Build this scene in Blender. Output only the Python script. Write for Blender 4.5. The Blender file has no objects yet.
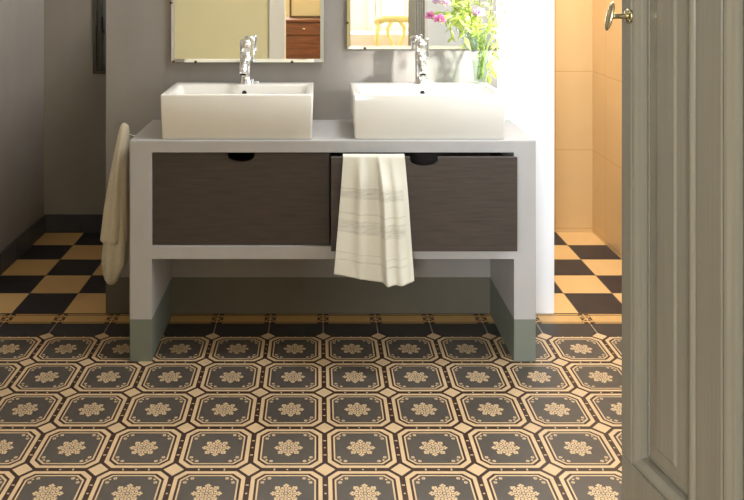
import bpy, bmesh, math, random
from mathutils import Vector, Matrix
random.seed(7)
PI = math.pi
sc = bpy.context.scene
COL = sc.collection

# ---------------------------------------------------------------- helpers
def s2l(c):
    return c/12.92 if c <= .04045 else ((c+.055)/1.055)**2.4
def rgb(r, g, b):
    return (s2l(r/255), s2l(g/255), s2l(b/255), 1)

class V:
    """a float value inside a node tree, with arithmetic"""
    def __init__(self, nt, s): self.nt, self.s = nt, s
    def _op(self, op, *o):
        n = self.nt.nodes.new('ShaderNodeMath'); n.operation = op
        for i, v in enumerate((self,)+o):
            if isinstance(v, V): self.nt.links.new(v.s, n.inputs[i])
            else: n.inputs[i].default_value = float(v)
        return V(self.nt, n.outputs[0])
    def __add__(a, b): return a._op('ADD', b)
    def __sub__(a, b): return a._op('SUBTRACT', b)
    def __mul__(a, b): return a._op('MULTIPLY', b)
    def __truediv__(a, b): return a._op('DIVIDE', b)
    def gt(a, b): return a._op('GREATER_THAN', b)
    def lt(a, b): return a._op('LESS_THAN', b)
    def abs(a): return a._op('ABSOLUTE')
    def mn(a, b): return a._op('MINIMUM', b)
    def mx(a, b): return a._op('MAXIMUM', b)
    def floor(a): return a._op('FLOOR')
    def wrap(a, hi, lo): return a._op('WRAP', hi, lo)
    def sqrt(a): return a._op('SQRT')
    def inv(a): return (a*-1)+1
    def between(a, lo, hi): return a.gt(lo)*a.lt(hi)

class Mat:
    def __init__(self, name, col=(.5,.5,.5,1), rough=.6, metal=0, spec=.5):
        self.m = bpy.data.materials.new(name); self.m.use_nodes = True
        self.nt = self.m.node_tree; self.b = self.nt.nodes['Principled BSDF']
        self.b.inputs['Base Color'].default_value = col
        self.b.inputs['Roughness'].default_value = rough
        self.b.inputs['Metallic'].default_value = metal
        self.b.inputs['Specular IOR Level'].default_value = spec
    def node(self, t, **k):
        n = self.nt.nodes.new(t)
        for a, v in k.items(): setattr(n, a, v)
        return n
    def link(self, a, b): self.nt.links.new(a, b)
    def pos(self):
        g = self.node('ShaderNodeNewGeometry'); s = self.node('ShaderNodeSeparateXYZ')
        self.link(g.outputs['Position'], s.inputs[0])
        self.P = g.outputs['Position']
        return [V(self.nt, s.outputs[i]) for i in range(3)]
    def uv(self):
        g = self.node('ShaderNodeTexCoord'); s = self.node('ShaderNodeSeparateXYZ')
        self.link(g.outputs['UV'], s.inputs[0])
        return [V(self.nt, s.outputs[i]) for i in range(2)]
    def noise(self, scale, detail=3, stretch=(1,1,1), coord='pos'):
        if coord == 'pos': src = self.node('ShaderNodeNewGeometry').outputs['Position']
        else: src = self.node('ShaderNodeTexCoord').outputs['Object']
        mp = self.node('ShaderNodeMapping'); mp.inputs['Scale'].default_value = stretch
        self.link(src, mp.inputs[0])
        n = self.node('ShaderNodeTexNoise'); n.inputs['Scale'].default_value = scale
        n.inputs['Detail'].default_value = detail
        self.link(mp.outputs[0], n.inputs['Vector'])
        return V(self.nt, n.outputs[0])
    def mix(self, f, a, b, mode='MIX'):
        n = self.node('ShaderNodeMix', data_type='RGBA', blend_type=mode)
        for i, v in ((0, f), (6, a), (7, b)):
            if isinstance(v, V): self.link(v.s, n.inputs[i])
            elif hasattr(v, 'is_output'): self.link(v, n.inputs[i])
            else: n.inputs[i].default_value = v
        return n.outputs[2]
    def color(self, s): self.link(s, self.b.inputs['Base Color'])
    def rough(self, v): self.link(v.s, self.b.inputs['Roughness'])
    def bump(self, v, strength=.2, dist=.002):
        n = self.node('ShaderNodeBump'); n.inputs['Strength'].default_value = strength
        n.inputs['Distance'].default_value = dist
        self.link(v.s, n.inputs['Height']); self.link(n.outputs[0], self.b.inputs['Normal'])

def mottled(name, c1, c2, scale=3, rough=.6, bump=.1, spec=.4, stretch=(1,1,1), metal=0, fine=60):
    m = Mat(name, c1, rough, metal, spec)
    n = m.noise(scale, 5, stretch)
    f = (n-.5)*2.2+.5
    f = f.mx(0).mn(1)
    m.color(m.mix(f, c1, c2))
    if bump: m.bump(m.noise(fine, 3, stretch), bump, .002)
    return m.m

def base_of(parent): return parent.matrix_world.translation if parent is not None else Vector((0,0,0))
WL = {}
def world_loc(o):
    return WL.get(o.name, Vector((0,0,0)))
def obj(name, bm, mat, parent=None, bevel=0, smooth=False, solid=0, subsurf=0, seg=2, kind=None, label=None, origin=None):
    """link a bmesh given in world coordinates as one mesh object"""
    me = bpy.data.meshes.new(name)
    L = world_loc(parent) if parent is not None else Vector(origin or (0,0,0))
    if parent is not None and origin is not None: L = Vector(origin)
    bmesh.ops.translate(bm, verts=bm.verts, vec=-L)
    bm.normal_update(); bm.to_mesh(me); bm.free()
    if smooth:
        for p in me.polygons: p.use_smooth = True
    o = bpy.data.objects.new(name, me); COL.objects.link(o)
    me.materials.append(mat)
    if parent is not None:
        o.parent = parent; o.location = L - world_loc(parent)
    else: o.location = L
    WL[o.name] = L.copy()
    if solid:
        md = o.modifiers.new('t', 'SOLIDIFY'); md.thickness = solid; md.offset = 0
    if bevel:
        md = o.modifiers.new('b', 'BEVEL'); md.width = bevel; md.segments = seg; md.limit_method = 'ANGLE'
        md.angle_limit = math.radians(40)
        for p in me.polygons: p.use_smooth = True
        md.harden_normals = True
    if subsurf:
        md = o.modifiers.new('s', 'SUBSURF'); md.levels = subsurf; md.render_levels = subsurf
    if kind: o['kind'] = kind
    if label: o['label'] = label
    return o
def thing(name, label, cat, loc, group=None, kind=None):
    o = bpy.data.objects.new(name, None); COL.objects.link(o); o.location = loc
    o.empty_display_size = .05
    WL[o.name] = Vector(loc)
    if label: o['label'] = label
    if cat: o['category'] = cat
    if group: o['group'] = group
    if kind: o['kind'] = kind
    return o
def tag(o, label, cat, group=None):
    o['label'] = label; o['category'] = cat
    if group: o['group'] = group
    return o
def struct(name, bm, mat, **k): return obj(name, bm, mat, kind='structure', **k)

def box(bm, x0, x1, y0, y1, z0, z1):
    vs = [bm.verts.new((x, y, z)) for x in (x0, x1) for y in (y0, y1) for z in (z0, z1)]
    for f in ((0,1,3,2), (4,6,7,5), (0,4,5,1), (2,3,7,6), (0,2,6,4), (1,5,7,3)):
        bm.faces.new([vs[i] for i in f])
    return vs
def B(*a):
    bm = bmesh.new()
    for k in a: box(bm, *k)
    return bm
def loft(bm, rings, closed=True, cap=(True, True)):
    R = [[bm.verts.new(p) for p in r] for r in rings]
    n = len(R[0])
    for a, b in zip(R, R[1:]):
        for i in range(n if closed else n-1):
            j = (i+1) % n
            bm.faces.new((a[i], a[j], b[j], b[i]))
    if cap[0]: bm.faces.new(R[0][::-1])
    if cap[1]: bm.faces.new(R[-1])
    return R
def frame_axes(d):
    d = Vector(d).normalized()
    up = Vector((0,0,1)) if abs(d.z) < .95 else Vector((1,0,0))
    a = d.cross(up).normalized(); b = a.cross(d).normalized()
    return a, b
def tube(bm, pts, rad, n=12, cap=(True, True), sq=(1,1)):
    pts = [Vector(p) for p in pts]
    if not hasattr(rad, '__len__'): rad = [rad]*len(pts)
    rings = []; a = None
    for i, p in enumerate(pts):
        d = (pts[min(i+1, len(pts)-1)] - pts[max(i-1, 0)]).normalized()
        if a is None: a, b = frame_axes(d)
        else:
            a = (a - d*a.dot(d)).normalized(); b = a.cross(d).normalized()
        rings.append([p + a*math.cos(2*PI*k/n)*rad[i]*sq[0] + b*math.sin(2*PI*k/n)*rad[i]*sq[1] for k in range(n)])
    loft(bm, rings, True, cap)
def lathe(bm, prof, c=(0,0,0), n=32, axis='z', closed_ends=True):
    c = Vector(c); rings = []
    for r, h in prof:
        ring = []
        for k in range(n):
            t = 2*PI*k/n; x, y = r*math.cos(t), r*math.sin(t)
            ring.append(c + (Vector((x, y, h)) if axis == 'z' else Vector((x, h, y)) if axis == 'y' else Vector((h, x, y))))
        rings.append(ring)
    loft(bm, rings, True, (closed_ends, closed_ends))
def grid(bm, nu, nv, fn, uvname='UVMap'):
    uvl = bm.loops.layers.uv.verify()
    G = [[bm.verts.new(fn(i/nu, j/nv)) for i in range(nu+1)] for j in range(nv+1)]
    for j in range(nv):
        for i in range(nu):
            f = bm.faces.new((G[j][i], G[j][i+1], G[j+1][i+1], G[j+1][i]))
            for l, (a, b) in zip(f.loops, ((i,j),(i+1,j),(i+1,j+1),(i,j+1))):
                l[uvl].uv = (a/nu, b/nv)
def interp(tab, v):
    for (a, *pa), (b, *pb) in zip(tab, tab[1:]):
        if v <= b:
            t = (v-a)/(b-a) if b > a else 0
            t = max(0, min(1, t))
            return [x+(y-x)*t for x, y in zip(pa, pb)]
    return list(tab[-1][1:])

# ---------------------------------------------------------------- camera
H, F = 1.316, 822.0
cd = bpy.data.cameras.new('camera'); cam = bpy.data.objects.new('camera', cd); COL.objects.link(cam)
cam.location = (0, 0, H); cam.rotation_euler = (PI/2, 0, 0)
cd.sensor_width = 36; cd.lens = 36*F/744
cd.shift_x = (372-318)/744; cd.shift_y = -(250+26)/744
cd.clip_start = .01
sc.camera = cam

# ---------------------------------------------------------------- materials
CREAM, BROWN, FIELD = rgb(208,180,140), rgb(62,43,33), rgb(84,77,69)
def floor_material():
    m = Mat('encaustic_tile', rough=.42, spec=.35)
    x, y, z = m.pos()
    T = .201
    tx = ((x-.019)/T); ty = ((y-2.987)/T)
    u = (tx - tx.floor()) - .5          # -.5...5, joint at +-.5
    v = (ty - ty.floor()) - .5
    au, av = u.abs(), v.abs()
    a, b = au*-1+.5, av*-1+.5
    s = a+b
    e = a.mn(b).mn((s-.19)*.58+.03)
    cream = e.between(.037, .089)
    cream = cream.mx(e.between(.120, .141))
    cream = cream.mx(s.lt(.135))
    field = e.gt(.141)
    # little curls at the chamfer ends of the field
    for ca, cb in ((.19, .275), (.275, .19), (.212, .212)):
        dx, dy = a-ca, b-cb
        r = (dx*dx+dy*dy).sqrt()
        cream = cream.mx(r.between(.008 if ca != cb else 0, .024 if ca != cb else .016))
    # ticks in the brown joint line
    tick = ((av-.0).lt(.012)*a.lt(.012)).mx(au.lt(.012)*b.lt(.012))
    tick = tick.mx((av-.17).abs().lt(.01)*a.lt(.02)).mx((au-.17).abs().lt(.01)*b.lt(.02))
    cream = cream.mx(tick)
    # medallion
    R = .2
    r = (u*u+v*v).sqrt()/R
    th = v._op('ARCTAN2', u)
    t8 = th.wrap(PI/8, -PI/8); t8b = (th+PI/8).wrap(PI/8, -PI/8)
    px, py = r*t8._op('COSINE'), r*t8._op('SINE')
    qx, qy = r*t8b._op('COSINE'), r*t8b._op('SINE')
    def disc(X, Y, c, rad, sy=1.0):
        dx, dy = X-c, Y*sy
        return (dx*dx+dy*dy).lt(rad*rad)
    med = disc(px, py, .72, .14, 1.0).mx(disc(px, py, .9, .085)).mx(disc(px, py.abs()-.13, .8, .075))
    med = med.mx(disc(qx, qy, .58, .11)).mx(disc(px, py, .5, .07))
    med = med.mx(r.between(.33, .42)).mx(disc(px, py, .24, .075)).mx(r.lt(.1))
    med = med*disc(px, py, .74, .05).inv()
    pat = cream.mx(med)
    dark = m.mix(field, BROWN, FIELD)
    col_main = m.mix(pat, dark, CREAM)
    # plain dark half tiles along the border, with the upper half of the corner lozenges
    loz = (a + (y-2.987)/T).lt(.135)
    loz_o = (a + (y-2.987)/T).lt(.19)
    jt = a.lt(.008)
    plain = m.mix(jt, m.mix(loz_o, rgb(58,54,52), BROWN), rgb(170,160,145))
    plain = m.mix(loz, plain, CREAM)
    # patterned border strip, 10 cm deep
    w = ((y-3.088)/.1 - .5).abs()       # 0 in the middle, .5 at its edges
    d2 = (a*2).mn(w*-1+.5)              # tile is twice as long as deep
    d3 = d2.mn((a*2-.12+(w*-1+.5))*.6)
    bc = d3.between(.16, .21).inv()*w.lt(.42)
    orn = (a*2).lt(.2)
    cross = ((a*2-w).abs().lt(.035)).mx((a*2).lt(.03)).mx((w-.25).abs().lt(.04))
    bc = bc*orn.inv() + orn*cross*w.lt(.42)
    border = m.mix(bc, BROWN, rgb(205,165,105))
    is_b, is_p = y.gt(3.088), y.gt(2.987)
    col = m.mix(is_p, col_main, plain)
    col = m.mix(is_b, col, border)
    # cement unevenness
    n = m.noise(2.2, 6); n2 = m.noise(35, 3)
    k = m.mix(((n-.5)*1.2+.5).mx(0).mn(1), (.84,.84,.84,1), (1.1,1.08,1.06,1))
    col = m.mix(1.0, col, k, 'MULTIPLY')
    k2 = m.mix(n2, (.88,.88,.88,1), (1.08,1.08,1.08,1))
    col = m.mix(1.0, col, k2, 'MULTIPLY')
    m.color(col)
    m.rough(n*.25+.27)
    m.bump(m.noise(9, 2)+(a.lt(.01).mx(b.lt(.01)))*-.3, .12, .004)
    return m.m
def checker_material(name, par):
    m = Mat(name, rough=.4, spec=.35)
    x, y, z = m.pos()
    tx, ty = (x-.012)/.2, (y-3.188)/.2005
    p = (tx.floor()+ty.floor()+par)*.5
    odd = (p-p.floor()).gt(.25)
    fx, fy = (tx-tx.floor()-.5).abs(), (ty-ty.floor()-.5).abs()
    j = fx.mx(fy).gt(.493)
    n = m.noise(9, 5)
    oc = m.mix(n, rgb(208,166,106), rgb(222,184,126))
    bk = m.mix(n, rgb(38,34,36), rgb(56,50,52))
    m.color(m.mix(j, m.mix(odd, oc, bk), rgb(120,100,75)))
    m.rough(n*.2+.3)
    return m.m
GREY1, GREY2 = rgb(158,152,144), rgb(144,138,131)
def plaster(name, c1, c2, dado=None, dz=.143, white=False, rough=.75):
    m = Mat(name, rough=rough, spec=.25)
    x, y, z = m.pos()
    n = m.noise(1.6, 6); n2 = m.noise(14, 4, (1,1,.35))
    f = ((n-.5)*1.6+(n2-.5)*.7+.5).mx(0).mn(1)
    col = m.mix(f, c1, c2)
    if dado is not None:
        d = m.mix(f, dado[0], dado[1])
        edge = z.lt(dz)
        col = m.mix(edge, col, d)
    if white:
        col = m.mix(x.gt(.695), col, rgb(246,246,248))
    m.color(col)
    m.bump(m.noise(22, 5), .12, .003)
    return m.m
M = {}
M['floor'] = floor_material()
M['check_l'] = checker_material('checker_tile', 1)
M['check_r'] = checker_material('checker_tile_shower', 0)
DADO = (rgb(110,104,90), rgb(96,91,79))
M['wall'] = plaster('grey_plaster', GREY1, GREY2)
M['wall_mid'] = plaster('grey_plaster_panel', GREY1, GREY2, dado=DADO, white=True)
M['concrete'] = plaster('vanity_plaster', rgb(188,184,180), rgb(170,167,164), dado=(rgb(128,132,120), rgb(116,120,108)), rough=.55)
M['skirt'] = mottled('skirting_tile', rgb(66,66,74), rgb(78,78,86), 6, .35, .05)
M['cream_wall'] = mottled('cream_wall', rgb(238,228,180), rgb(228,218,172), 1.5, .8, .05)
M['white_wall'] = mottled('white_wall', rgb(244,243,238), rgb(238,238,234), 2, .7, .03)
M['white_paint'] = mottled('white_gloss_paint', rgb(240,236,224), rgb(232,228,214), 3, .35, .03)
M['beige_wall'] = mottled('beige_wall', rgb(205,185,140), rgb(190,170,126), 2, .8, .05)
M['ceiling'] = mottled('ceiling_paint', rgb(235,232,226), rgb(228,226,220), 2, .8, .03)
M['ceramic'] = mottled('white_ceramic', rgb(236,232,222), rgb(232,228,218), 3, .12, 0, .5)
M['drawer'] = None
def wood(name, c1, c2, rough=.45, stretch=(1,8,8), scale=6, spec=.35):
    m = Mat(name, rough=rough, spec=spec)
    n = m.noise(scale, 6, stretch, 'obj')
    f = ((n-.5)*2.4+.5).mx(0).mn(1)
    m.color(m.mix(f, c1, c2)); m.bump(m.noise(scale*4, 4, stretch, 'obj'), .15, .001)
    return m.m
M['drawer'] = wood('dark_brown_laminate', rgb(76,67,60), rgb(62,54,48), .42, (1,10,14), 9)
M['drawer_in'] = wood('drawer_lining', rgb(70,62,58), rgb(58,50,46), .6)
M['wood'] = wood('brown_wood', rgb(126,74,42), rgb(84,48,28), .35, (1,8,8), 5)
M['parquet'] = wood('wood_floor', rgb(170,125,80), rgb(140,98,60), .4, (8,1,1), 3)
M['yellow'] = mottled('yellow_paint', rgb(216,202,136), rgb(206,190,120), 8, .45, .05)
M['pink'] = mottled('pink_cloth', rgb(240,222,212), rgb(234,208,196), 6, .9, .1)
M['black'] = Mat('black_hole', rgb(20,18,16), .6).m
M['chrome'] = Mat('chrome', (.86,.87,.88,1), .06, 1).m
M['brass'] = mottled('aged_nickel', rgb(200,192,160), rgb(186,176,140), 40, .22, .05, metal=1)
M['clip'] = Mat('brown_clip', rgb(88,66,40), .4, .6).m
M['mirror'] = Mat('mirror_silver', (.9,.91,.88,1), .015, 1).m
M['mirror_edge'] = Mat('mirror_bevel', (.95,.94,.84,1), .08, 1).m
M['frame_dark'] = mottled('dark_window_paint', rgb(72,70,62), rgb(84,80,70), 10, .4, .05)
def clear_mat(name, tint, ior, top=1.0):
    m = Mat(name); nt = m.nt
    t = m.node('ShaderNodeBsdfTransparent'); t.inputs[0].default_value = tint
    g = m.node('ShaderNodeBsdfGlossy'); g.inputs['Roughness'].default_value = .03
    f = m.node('ShaderNodeLayerWeight'); f.inputs[0].default_value = .5
    fv = V(nt, f.outputs['Facing'])._op('POWER', 5)*.45+.03*(ior > 1.2)
    mx = m.node('ShaderNodeMixShader'); out = nt.nodes['Material Output']
    nt.links.new(fv.s, mx.inputs[0]); nt.links.new(t.outputs[0], mx.inputs[1]); nt.links.new(g.outputs[0], mx.inputs[2])
    nt.links.new(mx.outputs[0], out.inputs[0]); nt.nodes.remove(m.b)
    return m.m
M['glass'] = clear_mat('thin_glass', (.93,.96,.95,1), 1.3)
def pane_mat():
    m = Mat('window_pane_frosted', rgb(96,108,114), .25); return m.m
M['pane'] = pane_mat()
M['water'] = clear_mat('water', (.88,.94,.86,1), 1.15)
def ochre_tile():
    m = Mat('ochre_wall_tile', rough=.35, spec=.4)
    x, y, z = m.pos()
    tz = (z-.02)/.4; tx = (x+y)/.6
    j = ((tz-tz.floor()-.5).abs().gt(.496)).mx((tx-tx.floor()-.5).abs().gt(.4975))
    n = m.noise(3, 5)
    c = m.mix(((n-.5)*1.5+.5).mx(0).mn(1), rgb(222,190,138), rgb(212,178,126))
    m.color(m.mix(j, c, rgb(196,150,84)))
    m.bump(m.noise(5, 3)+j*-.5, .1, .002)
    return m.m
M['ochre'] = ochre_tile()
def door_paint():
    m = Mat('grey_green_gloss_paint', rough=.2, spec=.5)
    n = m.noise(7, 5, (3,3,.12)); n2 = m.noise(60, 4, (3,3,.05)); n3 = m.noise(2, 3)
    f = ((n-.5)*1.0+(n2-.5)*.8+.5).mx(0).mn(1)
    m.color(m.mix(f, rgb(134,128,112), rgb(118,113,98)))
    m.rough(n*.16+.14)
    m.bump(n2+n*.6+n3*1.5, .16, .003)
    return m.m
M['door'] = door_paint()
def towel_mat():
    m = Mat('striped_linen', rough=.9, spec=.1)
    u, v = m.uv()
    n = m.noise(120, 3, (1,1,6)); n2 = m.noise(120, 3, (6,6,1))
    weave = (n+n2)*.5
    def band(c, w): return (v-c).abs().lt(w)
    b = band(.30, .045).mx(band(.58, .055)).mx(band(.53, .006)).mx(band(.47, .006)).mx(band(.30, .006))
    b = b.mx(band(.86, .006)).mx(band(.80,.004))
    fade = (m.noise(60, 3, (.25,1,3))-.3)*1.6
    fade = fade.mx(.05).mn(1)
    c = m.mix(weave, rgb(214,209,190), rgb(232,228,214))
    c = m.mix(b*fade*.85*u.lt(.93), c, rgb(168,164,152))
    m.color(c); m.bump(weave, .35, .0015)
    return m.m
M['towel'] = towel_mat()
def terry():
    m = Mat('cream_cloth', rough=.95, spec=.1)
    n = m.noise(160, 3)
    m.color(m.mix(n, rgb(190,178,154), rgb(210,200,178))); m.bump(n, .5, .002)
    return m.m
M['terry'] = terry()
M['leaf'] = mottled('leaf_green', rgb(160,188,70), rgb(206,218,120), 60, .5, 0)
M['leaf2'] = mottled('leaf_light_green', rgb(186,200,100), rgb(214,218,140), 60, .5, 0)
M['stem'] = mottled('stem_green', rgb(130,155,70), rgb(150,170,90), 60, .5, 0)
M['petal'] = mottled('pink_petal', rgb(226,120,180), rgb(238,160,206), 80, .6, 0)
M['petal2'] = mottled('lilac_petal', rgb(226,170,220), rgb(240,200,232), 80, .6, 0)
for k in ('leaf', 'leaf2', 'petal', 'petal2'):
    M[k].node_tree.nodes['Principled BSDF'].inputs['Subsurface Weight'].default_value = 0

# ---------------------------------------------------------------- the setting
WY, BY, LX, RX, CZ, FY = 3.18, 4.19, -1.397, 1.399, 2.7, .5
struct('floor', B((LX, RX, FY-.15, WY+.008, -.1, 0)), M['floor'])   # bathroom, up to the border strip
struct('floor_left', B((LX, -.822, WY+.008, BY, -.1, 0)), M['check_l'])
struct('floor_right', B((.915, RX, WY+.008, BY, -.1, 0)), M['check_r'])
struct('floor_front', B((-2.6, 2.6, -3.2, .35, -.1, -.0)), M['parquet'])
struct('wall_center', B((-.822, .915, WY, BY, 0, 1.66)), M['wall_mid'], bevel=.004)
struct('wall_left', B((LX-.12, LX, FY, BY+.1, -.1, CZ)), M['wall'])
# far wall of the left passage, with the window opening cut out
wx0, wx1, wz0, wz1 = -1.147, -.86, .807, 2.0
struct('wall_back_left', B((LX, wx0, BY, BY+.1, -.1, CZ), (wx1, .915, BY, BY+.1, -.1, CZ), (wx0, wx1, BY, BY+.1, -.1, wz0), (wx0, wx1, BY, BY+.1, wz1, CZ)), M['wall'])
struct('wall_back_right', B((.915, RX+.1, BY, BY+.1, -.1, CZ)), M['ochre'])
# right wall: shower part in ochre tile, then white with a window opening
struct('wall_right_tiled', B((RX, RX+.12, WY-.1, BY, -.1, CZ)), M['ochre'])
WA, WB, WC, WD = 1.3, 3.0, .95, 2.3
struct('wall_right', B((RX, RX+.12, FY, WA, -.1, CZ), (RX, RX+.12, WB, WY-.1, -.1, CZ), (RX, RX+.12, WA, WB, -.1, WC), (RX, RX+.12, WA, WB, WD, CZ)), M['white_wall'])
# front wall with the doorway the camera looks through
DX0, DX1, DZ = -.234, .722, 2.12
struct('wall_front', B((LX-.12, DX0-.0, FY-.15, FY, -.1, CZ), (DX0, DX1, FY-.15, FY, DZ, CZ)), M['cream_wall'])
struct('wall_front_right', B((DX1, RX+.12, FY-.15, FY, -.1, CZ)), M['white_wall'])
struct('trim_1', B((DX0-.11, DX0, FY, FY+.02, 0, DZ+.1), (DX0-.11, DX0-.085, FY, FY+.03, 0, DZ+.1)), M['white_paint'], bevel=.004)
struct('trim_2', B((DX1+.0, DX1+.055, FY, FY+.02, 0, DZ+.1)), M['white_paint'], bevel=.004)
struct('trim_3', B((DX0, DX1, FY, FY+.02, DZ, DZ+.1)), M['white_paint'], bevel=.004)
struct('ceiling', B((LX-.12, RX+.12, FY-.15, BY+.1, CZ, CZ+.1)), M['ceiling'])
# room behind the camera, seen in the mirrors
struct('wall_rear', B((-2.6, 2.6, -3.3, -3.2, -.1, CZ)), M['beige_wall'])
struct('wall_rear_left', B((-2.7, -2.6, -3.3, .35, -.1, CZ)), M['beige_wall'])
struct('wall_rear_right', B((2.6, 2.7, -3.3, .35, -.1, CZ)), M['white_wall'])
struct('wall_rear_front', B((-2.7, LX-.12, .25, .35, -.1, CZ), (RX+.12, 2.7, .25, .35, -.1, CZ)), M['white_wall'])
struct('ceiling_rear', B((-2.7, 2.7, -3.3, .35, CZ, CZ+.1)), M['ceiling'])

# skirting tiles in the left passage
def skirting_far():
    bm = bmesh.new(); x = LX
    while x < -.823:
        x1 = min(x+.197, -.822); box(bm, x+.001, x1-.001, BY-.012, BY-.0001, 0, .092); x += .197
    return bm
def skirting_side():
    bm = bmesh.new(); y = BY-.012
    while y > FY+.02:
        y1 = max(y-.197, FY); box(bm, LX+.0001, LX+.012, y1+.001, y-.001, 0, .092); y -= .197
    return bm
struct('baseboard_back', skirting_far(), M['skirt'], bevel=.002)
struct('baseboard_left', skirting_side(), M['skirt'], bevel=.002)

# narrow window
w = thing('window_1', None, None, (wx0, BY, wz0), kind='structure')
def ring_box(x0, x1, y0, y1, z0, z1, t):
    return B((x0, x0+t, y0, y1, z0, z1), (x1-t, x1, y0, y1, z0, z1), (x0+t, x1-t, y0, y1, z0, z0+t), (x0+t, x1-t, y0, y1, z1-t, z1))
obj('window_frame', ring_box(wx0, wx1, BY-.008, BY+.06, wz0, wz1, .018), M['frame_dark'], w, bevel=.003)
obj('sash', ring_box(wx0+.018, wx1-.018, BY+.01, BY+.04, wz0+.018, wz1-.018, .028), M['frame_dark'], w, bevel=.003)
obj('pane', B((wx0+.046, wx1-.046, BY+.02, BY+.026, wz0+.046, wz1-.046)), M['pane'], w)
bm = bmesh.new(); hx = wx0+.052; tube(bm, [(hx, BY+.012, 1.02), (hx, BY-.02, 1.02), (hx, BY-.022, 1.1)], .006, 8)
obj('window_handle', bm, M['black'], w)

# window of the right wall (out of the frame, lights the room)
w2 = thing('window_2', None, None, (RX, WA, WC), kind='structure')
bm = B((RX+.03, RX+.08, WA, WA+.05, WC, WD), (RX+.03, RX+.08, WB-.05, WB, WC, WD), (RX+.03, RX+.08, WA, WB, WC, WC+.05), (RX+.03, RX+.08, WA, WB, WD-.05, WD), (RX+.03, RX+.08, (WA+WB)/2-.03, (WA+WB)/2+.03, WC, WD))
obj('window_frame', bm, M['white_paint'], w2)

# ---------------------------------------------------------------- door in the foreground
ang = math.atan(.191)
DU = Vector((math.sin(ang), -math.cos(ang), 0))       # along the leaf from free edge to hinge
DN = Vector((-math.cos(ang), -math.sin(ang), 0))      # outward from the visible face
D0 = Vector((.5345, 1.45, 0))
def dp(u, n, z): return D0 + DU*u + DN*n + Vector((0,0,z))
d = thing('door_1', None, None, tuple(D0+DU*.94), kind='structure')
W_, PZ0, PZ1, DT = .94, .469, 1.98, 2.08
panels = [(.032, .205), (.265, .438), (.498, .671), (.731, .904)]
bm = bmesh.new()
def slab(bm, u0, u1, n0, n1, z0, z1):
    vs = [bm.verts.new(dp(u, n, z)) for u in (u0, u1) for n in (n0, n1) for z in (z0, z1)]
    for f in ((0,1,3,2), (4,6,7,5), (0,4,5,1), (2,3,7,6), (0,2,6,4), (1,5,7,3)): bm.faces.new([vs[i] for i in f])
us = [0]+[k for p in panels for k in p]+[W_]
for i in range(0, len(us), 2): slab(bm, us[i], us[i+1], -.042, 0, PZ0, PZ1)
slab(bm, 0, W_, -.042, 0, .008, PZ0); slab(bm, 0, W_, -.042, 0, PZ1, DT)
bmesh.ops.recalc_face_normals(bm, faces=bm.faces)
obj('door_leaf', bm, M['door'], d, bevel=.003)
def moulding(u0, u1, z0, z1):
    # profile (inset from outer edge, height out of the face)
    prof = [(0,-.02), (0,-.004), (.002,-.004), (.004,.0), (.008,.0025), (.013,.0015), (.019,-.002), (.024,-.004), (.0255,-.018), (.0305,-.018), (.0325,-.011), (.036,-.010), (.038,-.02)]
    bm = bmesh.new(); rings = []
    for t, n in prof:
        rings.append([dp(u0+t, n, z0+t), dp(u1-t, n, z0+t), dp(u1-t, n, z1-t), dp(u0+t, n, z1-t)])
    loft(bm, rings, True, (False, False)); bmesh.ops.recalc_face_normals(bm, faces=bm.faces)
    return bm
for (a, b) in panels:
    obj('moulding', moulding(a, b, PZ0, PZ1), M['door'], d)
    bm = bmesh.new()
    prof = [(.034,-.012), (.060,-.010), (.064,-.007), (.0865,-.007)]
    rr = []
    for t, n in prof[:3]:
        rr.append([dp(a+t, n, PZ0+t), dp(b-t, n, PZ0+t), dp(b-t, n, PZ1-t), dp(a+t, n, PZ1-t)])
    rr.insert(0, [v - DN*.016 for v in rr[0]])
    loft(bm, rr, True, (True, True)); bmesh.ops.recalc_face_normals(bm, faces=bm.faces)
    obj('panel', bm, M['door'], d)
# knob
kz = 1.243; kb = dp(.026, 0, kz)
bm = bmesh.new()
tube(bm, [kb, kb+DN*.003, kb+DN*.004, kb+DN*.006], [.013, .013, .011, .008], 20)
for t in range(4):
    c = kb+DN*.003+DU*(.010*math.cos(t*PI/2+.7))+Vector((0,0,.010*math.sin(t*PI/2+.7))); tube(bm, [c, c+DN*.002], .0018, 8)
obj('rosette', bm, M['brass'], d, smooth=True)
bm = bmesh.new(); tube(bm, [kb+DN*.004, kb+DN*.010, kb+DN*.026, kb+DN*.036], [.006,.0048,.0045,.006], 16)
obj('knob_stem', bm, M['brass'], d, smooth=True)
bm = bmesh.new()
c0 = kb+DN*.036
ax = (DN + Vector((0,0,.24))).normalized(); e1 = DU.copy(); e2 = ax.cross(e1).normalized()
if e2.z < 0: e2 = -e2
rings = []
for h, r in ((-.005,.004), (-.0035,.016), (-.001,.024), (.0015,.026), (.004,.0235), (.006,.014), (.0065,.003)):
    rings.append([c0+ax*h*.8+e1*r*.38*math.cos(2*PI*k/28)+e2*r*math.sin(2*PI*k/28) for k in range(28)])
loft(bm, rings); obj('door_knob', bm, M['brass'], d, smooth=True)
for hz in (.3, 1.05, 1.8):
    bm = bmesh.new(); p = dp(W_, .004, hz); tube(bm, [p, p+Vector((0,0,.09))], .006, 10); obj('hinge', bm, M['brass'], d)

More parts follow.
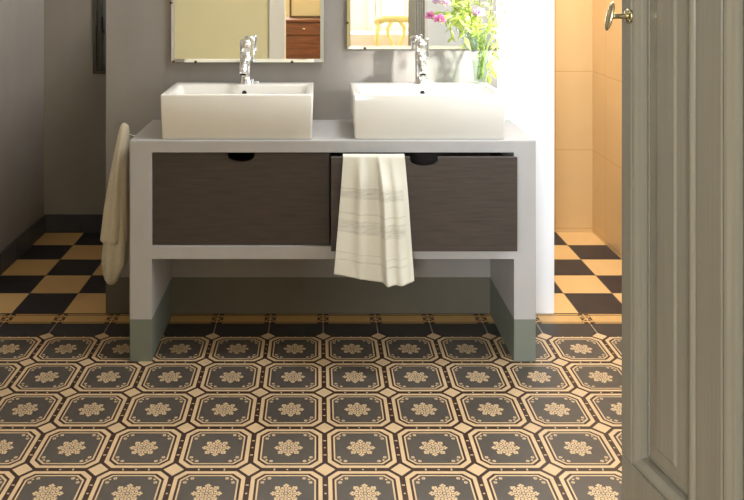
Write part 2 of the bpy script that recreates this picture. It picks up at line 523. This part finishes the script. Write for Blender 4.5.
# ---------------------------------------------------------------- vanity
VF, VZ = 2.792, .752
v = thing('washstand', 'long grey plastered washstand with two thick legs and a pair of drawers', 'vanity', (.05, 3.0, 0))
VX0, VX1, IX0, IX1 = -.641, .741, -.565, .666
def soft_box(x0, x1, y0, y1, z0, z1, pick, w=.005):
    # box with only the picked edges rounded (pick gets the two end points)
    bm = bmesh.new(); box(bm, x0, x1, y0, y1, z0, z1); bmesh.ops.recalc_face_normals(bm, faces=bm.faces)
    es = [e for e in bm.edges if pick(e.verts[0].co, e.verts[1].co)]
    bmesh.ops.bevel(bm, geom=es, offset=w, segments=3, affect='EDGES', profile=.5)
    return bm
vert = lambda xs: (lambda a, b: abs(a.z-b.z) > .01 and a.y < VF+.01 and any(abs(a.x-x) < .001 for x in xs))
obj('countertop', soft_box(VX0, VX1, VF, WY-.0005, .710, VZ, lambda a, b: (a.z > VZ-.001 and b.z > VZ-.001 and (a.y < VF+.01 or b.y < VF+.01)) or vert((VX0, VX1))(a, b)), M['concrete'], v)
obj('shelf', B((IX0, IX1, VF, WY-.0005, .348, .391)), M['concrete'], v)
obj('leg', soft_box(VX0, IX0, VF, WY-.0005, 0, .710, vert((VX0,))), M['concrete'], v)
obj('leg', soft_box(IX1, VX1, VF, WY-.0005, 0, .710, vert((VX1,))), M['concrete'], v)
obj('divider', B((.0385, .0415, VF+.03, WY-.03, .391, .710)), M['drawer_in'], v)
def drawer_front(x0, x1, z0, z1, y0, th, label=None, parent=None):
    """board with a half-round finger notch in the top edge"""
    bm = bmesh.new(); cx = (x0+x1)/2; r = .047; dep = .031
    top = [(x0, z1)]
    for k in range(17):
        t = PI*k/16; sx = -math.cos(t); top.append((cx+r*sx, z1-dep*(math.sin(t)**.6 if 0 < k < 16 else 0)))
    top.append((x1, z1))
    pts = [(x0, z0)]+top+[(x1, z0)]
    A = [bm.verts.new((x, y0, z)) for x, z in pts]; Bk = [bm.verts.new((x, y0+th, z)) for x, z in pts]
    # front/back faces as strips from the bottom edge
    bot = [bm.verts.new((p[0], y0, z0)) for p in top[1:-1]]; botb = [bm.verts.new((p[0], y0+th, z0)) for p in top[1:-1]]
    ta = A[1:-1]; tb = Bk[1:-1]; ba = [A[0]]+bot+[A[-1]]; bb = [Bk[0]]+botb+[Bk[-1]]
    for i in range(len(ta)-1):
        bm.faces.new((ba[i], ba[i+1], ta[i+1], ta[i])); bm.faces.new((bb[i+1], bb[i], tb[i], tb[i+1]))
        bm.faces.new((ta[i], ta[i+1], tb[i+1], tb[i])); bm.faces.new((ba[i+1], ba[i], bb[i], bb[i+1]))
    bm.faces.new((ba[0], ta[0], tb[0], bb[0])); bm.faces.new((ba[-1], bb[-1], tb[-1], ta[-1]))
    bmesh.ops.recalc_face_normals(bm, faces=bm.faces)
    return bm
def make_drawer(x0, x1, yf, label):
    z0, z1 = .394, .706
    f = obj('drawer', drawer_front(x0, x1, z0, z1, yf, .018), M['drawer'], v, label=label, origin=((x0+x1)/2, yf, z0))
    y1 = yf+.36-.03
    obj('drawer_box', B((x0+.012, x0+.024, yf+.018, y1, z0+.01, z1-.03), (x1-.024, x1-.012, yf+.018, y1, z0+.01, z1-.03),
        (x0+.024, x1-.024, y1-.012, y1, z0+.01, z1-.03), (x0+.024, x1-.024, yf+.018, y1-.012, z0+.01, z0+.02)), M['drawer_in'], f)
make_drawer(IX0+.002, .0375, VF+.010, 'closed left drawer front')
make_drawer(.0435, .6625, 2.732, 'right drawer, pulled slightly open')

# ---------------------------------------------------------------- basins
def make_basin():
    b = thing('washbasin', 'white rectangular ceramic basin on the left half of the countertop', 'sink', (-.280, 2.96, VZ), 'rectangular basins on the countertop')
    bm = bmesh.new()
    x0, x1, y0, y1, z0, z1 = -.538, -.016, 2.80, 3.118, VZ, .9055
    def rr(xa, xb, ya, yb, z, r, n=5):
        out = []
        for cx, cy, s in ((xb-r, yb-r, 0), (xa+r, yb-r, 1), (xa+r, ya+r, 2), (xb-r, ya+r, 3)):
            for k in range(n+1):
                t = PI/2*(s+k/n); out.append((cx+r*math.cos(t), cy+r*math.sin(t), z))
        return out
    ix0, ix1, iy0, iy1 = x0+.028, x1-.028, y0+.020, 3.040
    rings = [rr(x0+.010, x1-.010, y0+.006, y1-.002, z0, .006), rr(x0+.005, x1-.005, y0+.001, y1, z0+.004, .008), rr(x0, x1, y0, y1, z1-.006, .008),
             rr(x0+.0015, x1-.0015, y0+.0015, y1-.0015, z1-.0012, .008), rr(x0+.005, x1-.005, y0+.005, y1-.005, z1, .007),
             rr(ix0-.004, ix1+.004, iy0-.003, iy1+.004, z1, .012), rr(ix0, ix1, iy0, iy1, z1-.003, .014),
             rr(ix0+.012, ix1-.012, iy0+.008, iy1-.010, z1-.07, .02), rr(ix0+.03, ix1-.03, iy0+.02, iy1-.025, z1-.098, .03),
             rr(ix0+.12, ix1-.12, iy0+.08, iy1-.08, z1-.106, .02)]
    loft(bm, rings)
    obj('bowl', bm, M['ceramic'], b, smooth=True)
    cx = -.272
    bm = bmesh.new(); lathe(bm, [(.0085, 0), (.0085, .004), (.006, .004)], (cx, 3.034, .8775), 20, 'y')
    obj('overflow_hole', bm, M['black'], b)
    bm = bmesh.new(); lathe(bm, [(.022, 0), (.022, .003), (.016, .005)], (cx, 2.93, .8), 24, 'z')
    obj('drain', bm, M['chrome'], b, smooth=True)
    return b
b1 = make_basin()
def copy_tree(o, parent=None):
    c = o.copy(); COL.objects.link(c)
    if parent is not None: c.parent = parent
    for ch in list(o.children): copy_tree(ch, c)
    return c
b2 = copy_tree(b1); b2.location.x += .658
b2['label'] = 'white rectangular ceramic basin on the right half of the countertop, beside the flower vase'

# ---------------------------------------------------------------- taps
def make_tap():
    fx, fy, fz = -.271, 3.076, .9055
    t = thing('basin_tap', 'chrome single-lever tap standing on the left basin', 'faucet', (fx, fy, fz), 'chrome taps on the basins')
    bm = bmesh.new(); lathe(bm, [(.0255, 0), (.0255, .003), (.0215, .006), (.0210, .03), (.0215, .09), (.0215, .118)], (fx, fy, fz), 28)
    obj('body', bm, M['chrome'], t, smooth=True)
    bm = bmesh.new()
    tube(bm, [(fx, fy, fz+.078), (fx-.001, fy-.03, fz+.078), (fx-.002, fy-.062, fz+.068), (fx-.002, fy-.078, fz+.055), (fx-.002, fy-.081, fz+.046)], [.018,.0165,.015,.014,.0135], 20)
    obj('spout', bm, M['chrome'], t, smooth=True)
    bm = bmesh.new(); tube(bm, [(fx-.002, fy-.081, fz+.047), (fx-.002, fy-.0815, fz+.041)], .0105, 16)
    obj('aerator', bm, M['black'], t)
    bm = bmesh.new()
    rings = []
    for r_, h in ((.0195,.1185), (.0225,.121), (.0228,.150), (.0215,.160), (.016,.166), (.004,.168)):
        rings.append([(fx+.001+r_*math.cos(2*PI*k/28), fy+r_*math.sin(2*PI*k/28), fz+h+.10*r_*math.sin(2*PI*k/28)*(h-.118)/.05) for k in range(28)])
    loft(bm, rings)
    obj('lever_cap', bm, M['chrome'], t, smooth=True)
    bm = bmesh.new()
    box(bm, fx+.018, fx+.030, fy-.012, fy-.004, fz+.100, fz+.171); box(bm, fx+.012, fx+.020, fy-.010, fy+.004, fz+.128, fz+.150)
    obj('lever', bm, M['chrome'], t, bevel=.0025)
    bm = bmesh.new()
    tube(bm, [(fx+.026, fy+.005, fz), (fx+.026, fy+.005, fz+.012)], .0035, 10); lathe(bm, [(.001,.010), (.006,.011), (.006,.015), (.001,.017)], (fx+.026, fy+.005, fz), 14)
    tube(bm, [(fx+.026, fy+.005, fz+.006), (fx+.046, fy+.003, fz+.006)], .0022, 8)
    lathe(bm, [(.0035,0), (.0045,.003), (.0045,.008), (.002,.010)], (fx+.046, fy+.003, fz), 12)
    obj('popup_rod', bm, M['chrome'], t, smooth=True)
    return t
t1 = make_tap(); t2 = copy_tree(t1); t2.location.x = .3845
t2['label'] = 'chrome single-lever tap standing on the right basin'

# ---------------------------------------------------------------- mirrors
def make_mirror(x0, x1, z0, h, clips, label):
    yb, yf = WY-.001, WY-.020
    m_ = thing('wall_mirror', label, 'mirror', ((x0+x1)/2, yb, z0), 'wall mirrors above the basins')
    z1 = z0+h; t = .014
    bm = B((x0, x1, yf+.007, yb, z0, z1)); obj('backing', bm, M['clip'], m_)
    bm = bmesh.new()
    q = lambda e, y: [(x0+e, y, z0+e), (x1-e, y, z0+e), (x1-e, y, z1-e), (x0+e, y, z1-e)]
    loft(bm, [q(.0003, yf+.0069), q(.0003, yf+.0035), q(t, yf)], True, (False, False)); bmesh.ops.recalc_face_normals(bm, faces=bm.faces)
    obj('bevel', bm, M['mirror_edge'], m_)
    bm = bmesh.new(); vs = [bm.verts.new(p) for p in q(t, yf)]; bm.faces.new(vs); bmesh.ops.recalc_face_normals(bm, faces=bm.faces)
    vs2 = [bm.verts.new(p) for p in q(t, yf+.0068)]; bm.faces.new(vs2[::-1])
    obj('glass', bm, M['mirror'], m_)
    for cx, cz in clips:
        bm = bmesh.new(); box(bm, cx-.005, cx+.005, yf-.002, yb, cz-.0035, cz+.0035)
        obj('clip', bm, M['clip'], m_, bevel=.001)
    return m_
make_mirror(-.565, .023, .976, .62, [(-.565, 1.205), (-.556, .978), (-.471, .977), (-.100, .977)], 'rectangular mirror on the wall above the left basin, with a yellowish reflection')
make_mirror(.111, .700, 1.0265, .62, [(.111, 1.128), (.180, 1.029), (.62, 1.028)], 'rectangular mirror on the wall behind the flower vase, above the right basin')

# ---------------------------------------------------------------- hand towel on the drawer
def tz(y, Y): return H-(y+26)*Y/F
def drawer_towel():
    bm = bmesh.new()
    top_z = .7095
    def fn(u, t):
        # t 0: inner end inside the drawer, .1: over the edge, 1: hem
        if t < .06:
            k = t/.06; z = .62+(top_z-.62)*k; y = 2.7540; v_ = 0; lx, rx = .083, .287
        elif t < .12:
            k = (t-.06)/.06; a = PI*k; y = 2.741+.013*math.cos(a); z = top_z+.006*math.sin(a); v_ = 0; lx, rx = .083, .287
        else:
            k = (t-.12)/.88; v_ = k
            lx = .083+(.052-.083)*k**1.1; rx = .287+(.315-.287)*k**.9
            hem = .328-.030*math.sin(min(u/.78, 1)*PI/2)+.014*max(0, (u-.8)/.2)**2
            z = top_z+(hem-top_z)*k; y = 2.728
        # gathered folds towards the right: u warps
        x = lx+(rx-lx)*u
        f = min(1, v_*4+.12)
        fold = 0
        cx = .56+.10*v_+.015*math.sin(5*v_)
        sg = 1/(1+math.exp(-(u-cx)/.012))
        fold += .055*sg*math.exp(-max(0, u-cx)/.10)
        cx2 = cx+.20-.03*v_
        sg2 = 1/(1+math.exp(-(u-cx2)/.02))
        fold += .036*sg2*math.exp(-max(0, u-cx2)/.16)*(.5+.5*v_)
        fold += .022*math.exp(-((u-.28-.05*v_)/.07)**2)*(1-.5*v_)
        fold += .005*math.sin(u*9+v_*2)*v_+.004*math.sin(v_*9+u*5)*v_
        fold += .006*math.exp(-((u-.62)/.1)**2-((v_-.25)/.12)**2)
        fold += .010*math.exp(-((u-.98)/.05)**2)*v_
        if t >= .12: y = y - max(0, fold*f) - .004 - .012*v_
        elif t >= .06: y = y - max(0, fold*.12)*((t-.06)/.06) - .004*((t-.06)/.06)
        return (x, y, z)
    grid(bm, 90, 90, fn)
    # keep the stripes on the hanging part
    uvl = bm.loops.layers.uv.active
    for f in bm.faces:
        for l in f.loops: l[uvl].uv.y = max(0, (l[uvl].uv.y-.12)/.88)
    bmesh.ops.recalc_face_normals(bm, faces=bm.faces)
    return bm
tw = obj('hand_towel', drawer_towel(), M['towel'], smooth=True, solid=.0016, origin=(.185, 2.73, .30))
tag(tw, 'cream linen towel with faint grey bands hung over the open drawer front', 'towel')

# ---------------------------------------------------------------- cloth at the left side of the washstand
hk = thing('towel_hook', 'small chrome hook on the left side of the washstand holding a cloth', 'hook', (VX0, 3.02, .725))
bm = bmesh.new(); lathe(bm, [(.011,-.001), (.011,-.005), (.005,-.007)], (VX0+.0008, 3.02, .722), 18, 'x')
obj('hook_plate', bm, M['chrome'], hk, smooth=True)
bm = bmesh.new(); tube(bm, [(VX0-.004, 3.02, .722), (VX0-.04, 3.02, .722), (VX0-.055, 3.02, .728), (VX0-.062, 3.02, .740)], .0035, 10)
obj('hook_arm', bm, M['chrome'], hk, smooth=True)
def px2x(px, Y): return (px-318)*Y/F
def side_cloth():
    bm = bmesh.new()
    def lobe(rows, n, ph, amp, folds):
        rings = []
        for (z, xl, xr, y, dy) in rows:
            ring = []; cx, hw = (xl+xr)/2, (xr-xl)/2
            for k in range(n):
                t = 2*PI*k/n
                f = 1+amp*(math.cos(folds*t+ph+z*4))*min(1, (rows[0][0]-z)*6)
                ring.append((cx+hw*math.cos(t)*f, y+dy*math.sin(t)*f, z))
            rings.append(ring)
        loft(bm, rings)
    Y = 2.95
    def row(py, a, b, dy, y=Y): return (tz(py, y), px2x(a, y), px2x(b, y), y, dy)
    def dense(tab):
        out = []
        for i in range(41):
            py = tab[0][0]+(tab[-1][0]-tab[0][0])*i/40
            a, b, dy, y = interp(tab, py); out.append((tz(py, y), px2x(a, y), px2x(b, y), y, dy))
        return out
    tabA = [(123,122.5,125.5,.008,3.00), (126,120.5,128.5,.02,2.99), (133,118.5,129,.03,2.98), (150,115.5,128.6,.045,2.96), (175,111,128.6,.055,2.95), (205,105.5,128.6,.06,2.95), (230,102,128.5,.06,2.95), (237,101,128,.058,2.95), (240,104,127,.05,2.95)]
    lobe(dense(tabA), 48, .5, .10, 6)
    tabB = [(140,119,128,.02,2.965), (180,113,128.4,.04,2.95), (230,105,128.6,.05,2.95), (262,102.5,127.5,.05,2.95), (272,104,122,.045,2.95), (279,105,119,.035,2.95), (283,109,115,.02,2.95)]
    lobe(dense(tabB), 48, 2.1, .09, 5)
    bmesh.ops.recalc_face_normals(bm, faces=bm.faces)
    return bm
c = obj('hanging_cloth', side_cloth(), M['terry'], smooth=True, origin=(-.70, 2.98, .72))
tag(c, 'plain cream cloth hanging in folds at the left side of the washstand', 'towel')

# ---------------------------------------------------------------- vase and flowers
VX, VY, VB = .607, 3.075, .9055
va = thing('glass_vase', 'clear flared glass vase of flowers on the right basin ledge', 'vase', (VX, VY, VB))
bm = bmesh.new()
prof = [(.001,0), (.022,0), (.0235,.004), (.026,.03), (.030,.07), (.036,.11), (.045,.155), (.056,.195), (.0545,.195), (.0435,.155), (.0345,.11), (.0285,.07), (.0245,.03), (.021,.010), (.001,.009)]
prof = [(r, h) for r, h in prof]
lathe(bm, prof, (VX, VY, VB), 36); obj('vase_body', bm, M['glass'], va, smooth=True)
bm = bmesh.new(); lathe(bm, [(.001,.0095), (.0205,.0105), (.024,.03), (.0278,.07), (.0295,.085), (.001,.085)], (VX, VY, VB), 30)
obj('water', bm, M['water'], va, smooth=True)
def leaf(bm, p, d, L, wd, droop=.3, n=5):
    p = Vector(p); d = Vector(d).normalized(); a, b = frame_axes(d)
    tw_ = random.uniform(-1.2, 1.2); a, b = a*math.cos(tw_)+b*math.sin(tw_), b*math.cos(tw_)-a*math.sin(tw_)
    prev = None
    for i in range(n+1):
        t = i/n; c = p+d*L*t-Vector((0,0,1))*droop*L*t*t
        w_ = wd*math.sin(PI*min(1, t*.93+.07))**.8
        cur = (bm.verts.new(c-a*w_+b*w_*.3), bm.verts.new(c), bm.verts.new(c+a*w_+b*w_*.3))
        if prev:
            bm.faces.new((prev[0], prev[1], cur[1], cur[0])); bm.faces.new((prev[1], prev[2], cur[2], cur[1]))
        prev = cur
def clampy(p):
    return Vector((p.x, min(p.y, WY-.03), p.z))
def flower_stem(tip, mids, label, name='flower_stem', blossom=None, nleaf=16, lm='leaf', L=.035, wd=.006, start=.35):
    base = Vector((VX+random.uniform(-.012,.012), VY+random.uniform(-.012,.012), VB+.016))
    pts = [base]+[Vector(p) for p in mids]+[Vector(tip)]
    # smooth
    fine = []
    for i in range(len(pts)-1):
        p0, p1, p2, p3 = pts[max(i-1,0)], pts[i], pts[i+1], pts[min(i+2, len(pts)-1)]
        for k in range(6):
            t = k/6; fine.append(.5*((2*p1)+(p2-p0)*t+(2*p0-5*p1+4*p2-p3)*t*t+(3*p1-p0-3*p2+p3)*t**3))
    fine.append(pts[-1]); fine = [clampy(p) for p in fine]
    o = thing(name, label, 'flower' if blossom else 'foliage', tuple(base), 'cut flowers and greenery in the vase')
    bm = bmesh.new(); tube(bm, fine, [.0016]*(len(fine)-1)+[.001], 6); obj('stem', bm, M['stem'], o, smooth=True)
    bm = bmesh.new()
    for k in range(nleaf):
        t = start+(1-start)*(k+.5)/nleaf; i = min(int(t*(len(fine)-1)), len(fine)-2); p = fine[i].lerp(fine[i+1], t*(len(fine)-1)-i)
        dr = (fine[i+1]-fine[i]).normalized(); th = random.uniform(0, 2*PI)
        dd = Vector((math.cos(th), math.sin(th)*.55-.15, random.uniform(-.1,.5)))+dr*.7
        leaf(bm, p, dd, L*random.uniform(.7,1.25), wd*random.uniform(.7,1.3), random.uniform(.1,.6))
    for vv in bm.verts: vv.co.y = min(vv.co.y, WY-.024)
    obj('leaves', bm, M[lm], o, smooth=True, solid=.0004)
    if blossom:
        pm, rad, npet = blossom; bm = bmesh.new(); tp = Vector(tip)
        for k in range(npet):
            th = k*2.4; el = math.asin(1-1.5*(k+.5)/npet) if 1-1.5*(k+.5)/npet > -1 else -1
            dd = Vector((math.cos(th)*math.cos(el), math.sin(th)*math.cos(el), math.sin(el)))
            leaf(bm, tp+dd*rad*.25, dd+Vector((0,0,.15)), rad*random.uniform(.7,1.0), rad*.34, .1, 4)
        for vv in bm.verts: vv.co.y = min(vv.co.y, WY-.024)
        obj('blossom', bm, M[pm], o, smooth=True, solid=.0005)
    return o
def at(px, py, Y): return ((px-318)*Y/F, Y, H-(py+26)*Y/F)
flower_stem(at(440, 20, 3.03), [at(484,55,3.07), at(474,30,3.06), at(455,16,3.04)], 'pink blossom leaning farthest left out of the vase', blossom=('petal', .022, 38), start=.4)
flower_stem(at(446, 4, 3.04), [at(482,50,3.07), at(472,20,3.06), at(458,6,3.05)], 'small lilac-pink blossom above the leftmost one, near the top edge', blossom=('petal2', .018, 30), start=.42)
flower_stem(at(478, 13, 3.03), [at(480,50,3.06), at(478,32,3.04)], 'lilac-pink blossom in the middle of the bouquet', blossom=('petal2', .024, 38), nleaf=14)
flower_stem(at(461, -14, 3.07), [at(484,50,3.09), at(474,22,3.08), at(466,2,3.08)], 'leafy green sprig left of the middle of the bouquet', 'leafy_sprig', nleaf=34, L=.042, wd=.007, start=.35)
flower_stem(at(470, -22, 3.04), [at(480,50,3.06), at(472,24,3.04), at(469,4,3.04)], 'dense green sprig rising between the blossoms', 'leafy_sprig', nleaf=34, L=.040, wd=.007, start=.35)
flower_stem(at(488, -20, 3.07), [at(484,50,3.08), at(488,25,3.08), at(489,5,3.07)], 'pale green sprig rising at right of the middle', 'leafy_sprig', nleaf=24, lm='leaf2', L=.034, wd=.005, start=.3)
flower_stem(at(501, -12, 3.08), [at(486,50,3.09), at(495,28,3.09), at(500,8,3.08)], 'airy pale green sprig at the right edge of the bouquet', 'leafy_sprig', nleaf=18, lm='leaf2', L=.022, wd=.004, start=.4)
flower_stem(at(504, 12, 3.10), [at(487,50,3.09), at(494,32,3.10), at(500,22,3.10)], 'short pale sprig bending to the right', 'leafy_sprig', nleaf=14, lm='leaf2', L=.024, wd=.004, start=.4)
flower_stem(at(456, 24, 3.02), [at(482,50,3.06), at(470,28,3.03), at(462,18,3.02)], 'leafy sprig arching left over the vase rim', 'leafy_sprig', nleaf=22, L=.036, wd=.007, start=.35)
flower_stem(at(465, 46, 3.01), [at(481,45,3.05), at(470,26,3.02), at(464,30,3.01)], 'single sprig drooping down the left outside of the vase', 'leafy_sprig', nleaf=9, L=.030, wd=.006, start=.55)
flower_stem(at(488, 76, 3.02), [at(484,40,3.05), at(489,26,3.03), at(497,44,3.02), at(493,62,3.02)], 'trailing sprig hanging down the right side of the vase', 'leafy_sprig', nleaf=22, L=.026, wd=.008, start=.35)
flower_stem(at(481, 34, 3.06), [at(481,70,3.07), at(480,52,3.06)], 'leaves crowded inside the lower vase', 'leafy_sprig', nleaf=22, L=.020, wd=.006, start=.02)

# ---------------------------------------------------------------- room behind the camera (seen in the mirrors)
sb = thing('sideboard', 'brown wooden sideboard reflected in the left mirror', 'cabinet', (-.25, -2.1, 0))
obj('carcass', B((-.75, .06, -2.5, -2.02, .08, .83)), M['wood'], sb, bevel=.004)
obj('sideboard_top', B((-.77, .08, -2.52, -1.99, .83, .855)), M['wood'], sb, bevel=.004)
for x0 in (-.73, -.33):
    o = obj('drawer', B((x0, x0+.37, -2.02, -2.0, .70, .82)), M['wood'], sb, bevel=.003)
    bm = bmesh.new(); lathe(bm, [(.012,0), (.012,-.012), (.004,-.018)], (x0+.185, -1.985, .76), 14, 'y'); obj('knob', bm, M['brass'], o, smooth=True)
    obj('door', B((x0, x0+.37, -2.02, -2.005, .10, .69)), M['wood'], sb, bevel=.003)
for x0 in (-.74, -.01):
    for y0 in (-2.48, -2.08): obj('leg', B((x0, x0+.05, y0, y0+.05, 0, .08)), M['wood'], sb)
pf = thing('framed_picture', 'small dark framed picture standing on the reflected sideboard', 'picture', (-.12, -2.3, .855))
obj('picture_frame', ring_box(-.30, .05, -2.33, -2.31, .856, 1.15, .02), M['clip'], pf)
obj('picture_sheet', B((-.28, .03, -2.325, -2.32, .876, 1.13)), M['beige_wall'], pf)
wd_ = thing('wardrobe', 'white panelled wardrobe reflected in the right mirror', 'wardrobe', (.85, -2.9, 0))
obj('carcass', B((.20, 1.9, -3.19, -2.72, .0, 2.3)), M['white_paint'], wd_)
for k in range(4):
    x0 = .215+k*.42
    o = obj('door', B((x0, x0+.41, -2.72, -2.70, .1, 2.25)), M['white_paint'], wd_, bevel=.003)
    obj('moulding', ring_box(x0+.06, x0+.35, -2.70, -2.690, .2, 2.15, .02), M['white_paint'], o, bevel=.003)
tb = thing('side_table', 'table under a pale pink cloth reflected in the right mirror', 'table', (.62, -2.3, 0))
obj('tablecloth', B((.32, 1.25, -2.60, -2.12, .42, .70)), M['pink'], tb, bevel=.01)
for x0 in (.36, 1.17):
    for y0 in (-2.56, -2.2): obj('leg', B((x0, x0+.045, y0, y0+.045, 0, .42)), M['wood'], tb)
ch = thing('painted_chair', 'pale yellow chair with a curved back reflected in the right mirror', 'chair', (.78, -1.95, 0))
bx0, bx1, by = .60, .98, -1.99
bm = bmesh.new(); tube(bm, [(bx0, by, .45), (bx0, by-.02, .83)], .026, 10); obj('back_post', bm, M['yellow'], ch, smooth=True)
bm = bmesh.new(); tube(bm, [(bx1, by, .45), (bx1, by-.02, .83)], .016, 10); obj('back_post', bm, M['yellow'], ch, smooth=True)
bm = bmesh.new(); tube(bm, [(bx0-.03, by-.02, .83), ((bx0+bx1)/2-.1, by-.02, .86), ((bx0+bx1)/2+.1, by-.02, .86), (bx1+.03, by-.02, .83)], .034, 10, sq=(.7,1)); obj('top_rail', bm, M['yellow'], ch, smooth=True)
for s in (-1, 1):
    cxx = (bx0+bx1)/2
    bm = bmesh.new(); tube(bm, [(cxx+s*.03, by-.02, .85), (cxx+s*.085, by-.02, .77), (cxx+s*.08, by-.02, .69), (cxx+s*.04, by-.01, .62), (cxx+s*.07, by, .46)], .018, 8); obj('back_splat', bm, M['yellow'], ch, smooth=True)
obj('seat', B((bx0-.02, bx1+.02, by, by+.42, .43, .465)), M['yellow'], ch, bevel=.01)
for x0 in (bx0, bx1):
    for y0 in (by+.01, by+.38):
        bm = bmesh.new(); tube(bm, [(x0, y0, .43), (x0, y0, 0)], [.018,.012], 10); obj('leg', bm, M['yellow'], ch, smooth=True)

# ---------------------------------------------------------------- light
def area(name, loc, rot, sx, sy, power, col=(1,1,1), spread=None):
    l = bpy.data.lights.new(name, 'AREA'); l.shape = 'RECTANGLE'; l.size = sx; l.size_y = sy; l.energy = power; l.color = col
    if spread: l.spread = spread
    o = bpy.data.objects.new(name, l); COL.objects.link(o); o.location = loc; o.rotation_euler = rot
    return o
# daylight through the right-hand window
area('window_daylight', (RX+.11, (WA+WB)/2, (WC+WD)/2), (0, PI/2, 0), WD-WC-.02, WB-WA-.02, 24, (.86,.93,1))
# unseen lights: fills above partition and washstand, the shower lamp, fills in the room behind
area('passage_fill', (-.3, 3.75, CZ-.02), (0, 0, 0), .3, .3, 38, (1,.98,.96))  # added light, spills over the partition to brighten the left passage walls
area('washstand_fill', (.7, 2.5, CZ-.02), (0, 0, 0), .4, .4, 26, (.9,.94,1))  # added overhead fill for the basins and the wall behind them
area('shower_lamp', (1.15, 3.75, CZ-.02), (0, 0, 0), .3, .5, 36, (1,.98,.97))
area('rear_room_fill', (2.55, -2.3, 1.5), (0, PI/2, 0), 1.6, 1.2, 90, (1,.98,.95))  # added so the room in the mirrors looks bright; no window modelled here
area('doorway_fill', (-1.0, -3.17, 1.95), (PI/2, 0, 0), 1.1, 1.2, 250, (.84,.92,1))  # added light, brightens door and right washstand half through the doorway; no window here
# added spot by the right-hand window, brightens the wall beside the vase
l = bpy.data.lights.new('wall_spot_fill', 'SPOT'); l.energy = 330; l.spot_size = math.radians(22); l.spot_blend = 1; l.shadow_soft_size = .05; l.color = (1,.99,.97)
o = bpy.data.objects.new('wall_spot_fill', l); COL.objects.link(o); o.location = (RX+.05, 2.25, 1.45)
o.rotation_euler = (Vector((.50, WY, 1.02))-o.location).to_track_quat('-Z', 'Y').to_euler()
wd = bpy.data.worlds.new('world'); sc.world = wd; wd.use_nodes = True
wd.node_tree.nodes['Background'].inputs[0].default_value = (.75,.85,1,1)
wd.node_tree.nodes['Background'].inputs[1].default_value = .6

sc.view_settings.view_transform = 'Standard'
sc.view_settings.look = 'None'
sc.view_settings.gamma = 1
sc.view_settings.use_curve_mapping = False
sc.view_settings.exposure = 0.0
sc.cycles.max_bounces = 12
sc.cycles.transparent_max_bounces = 40
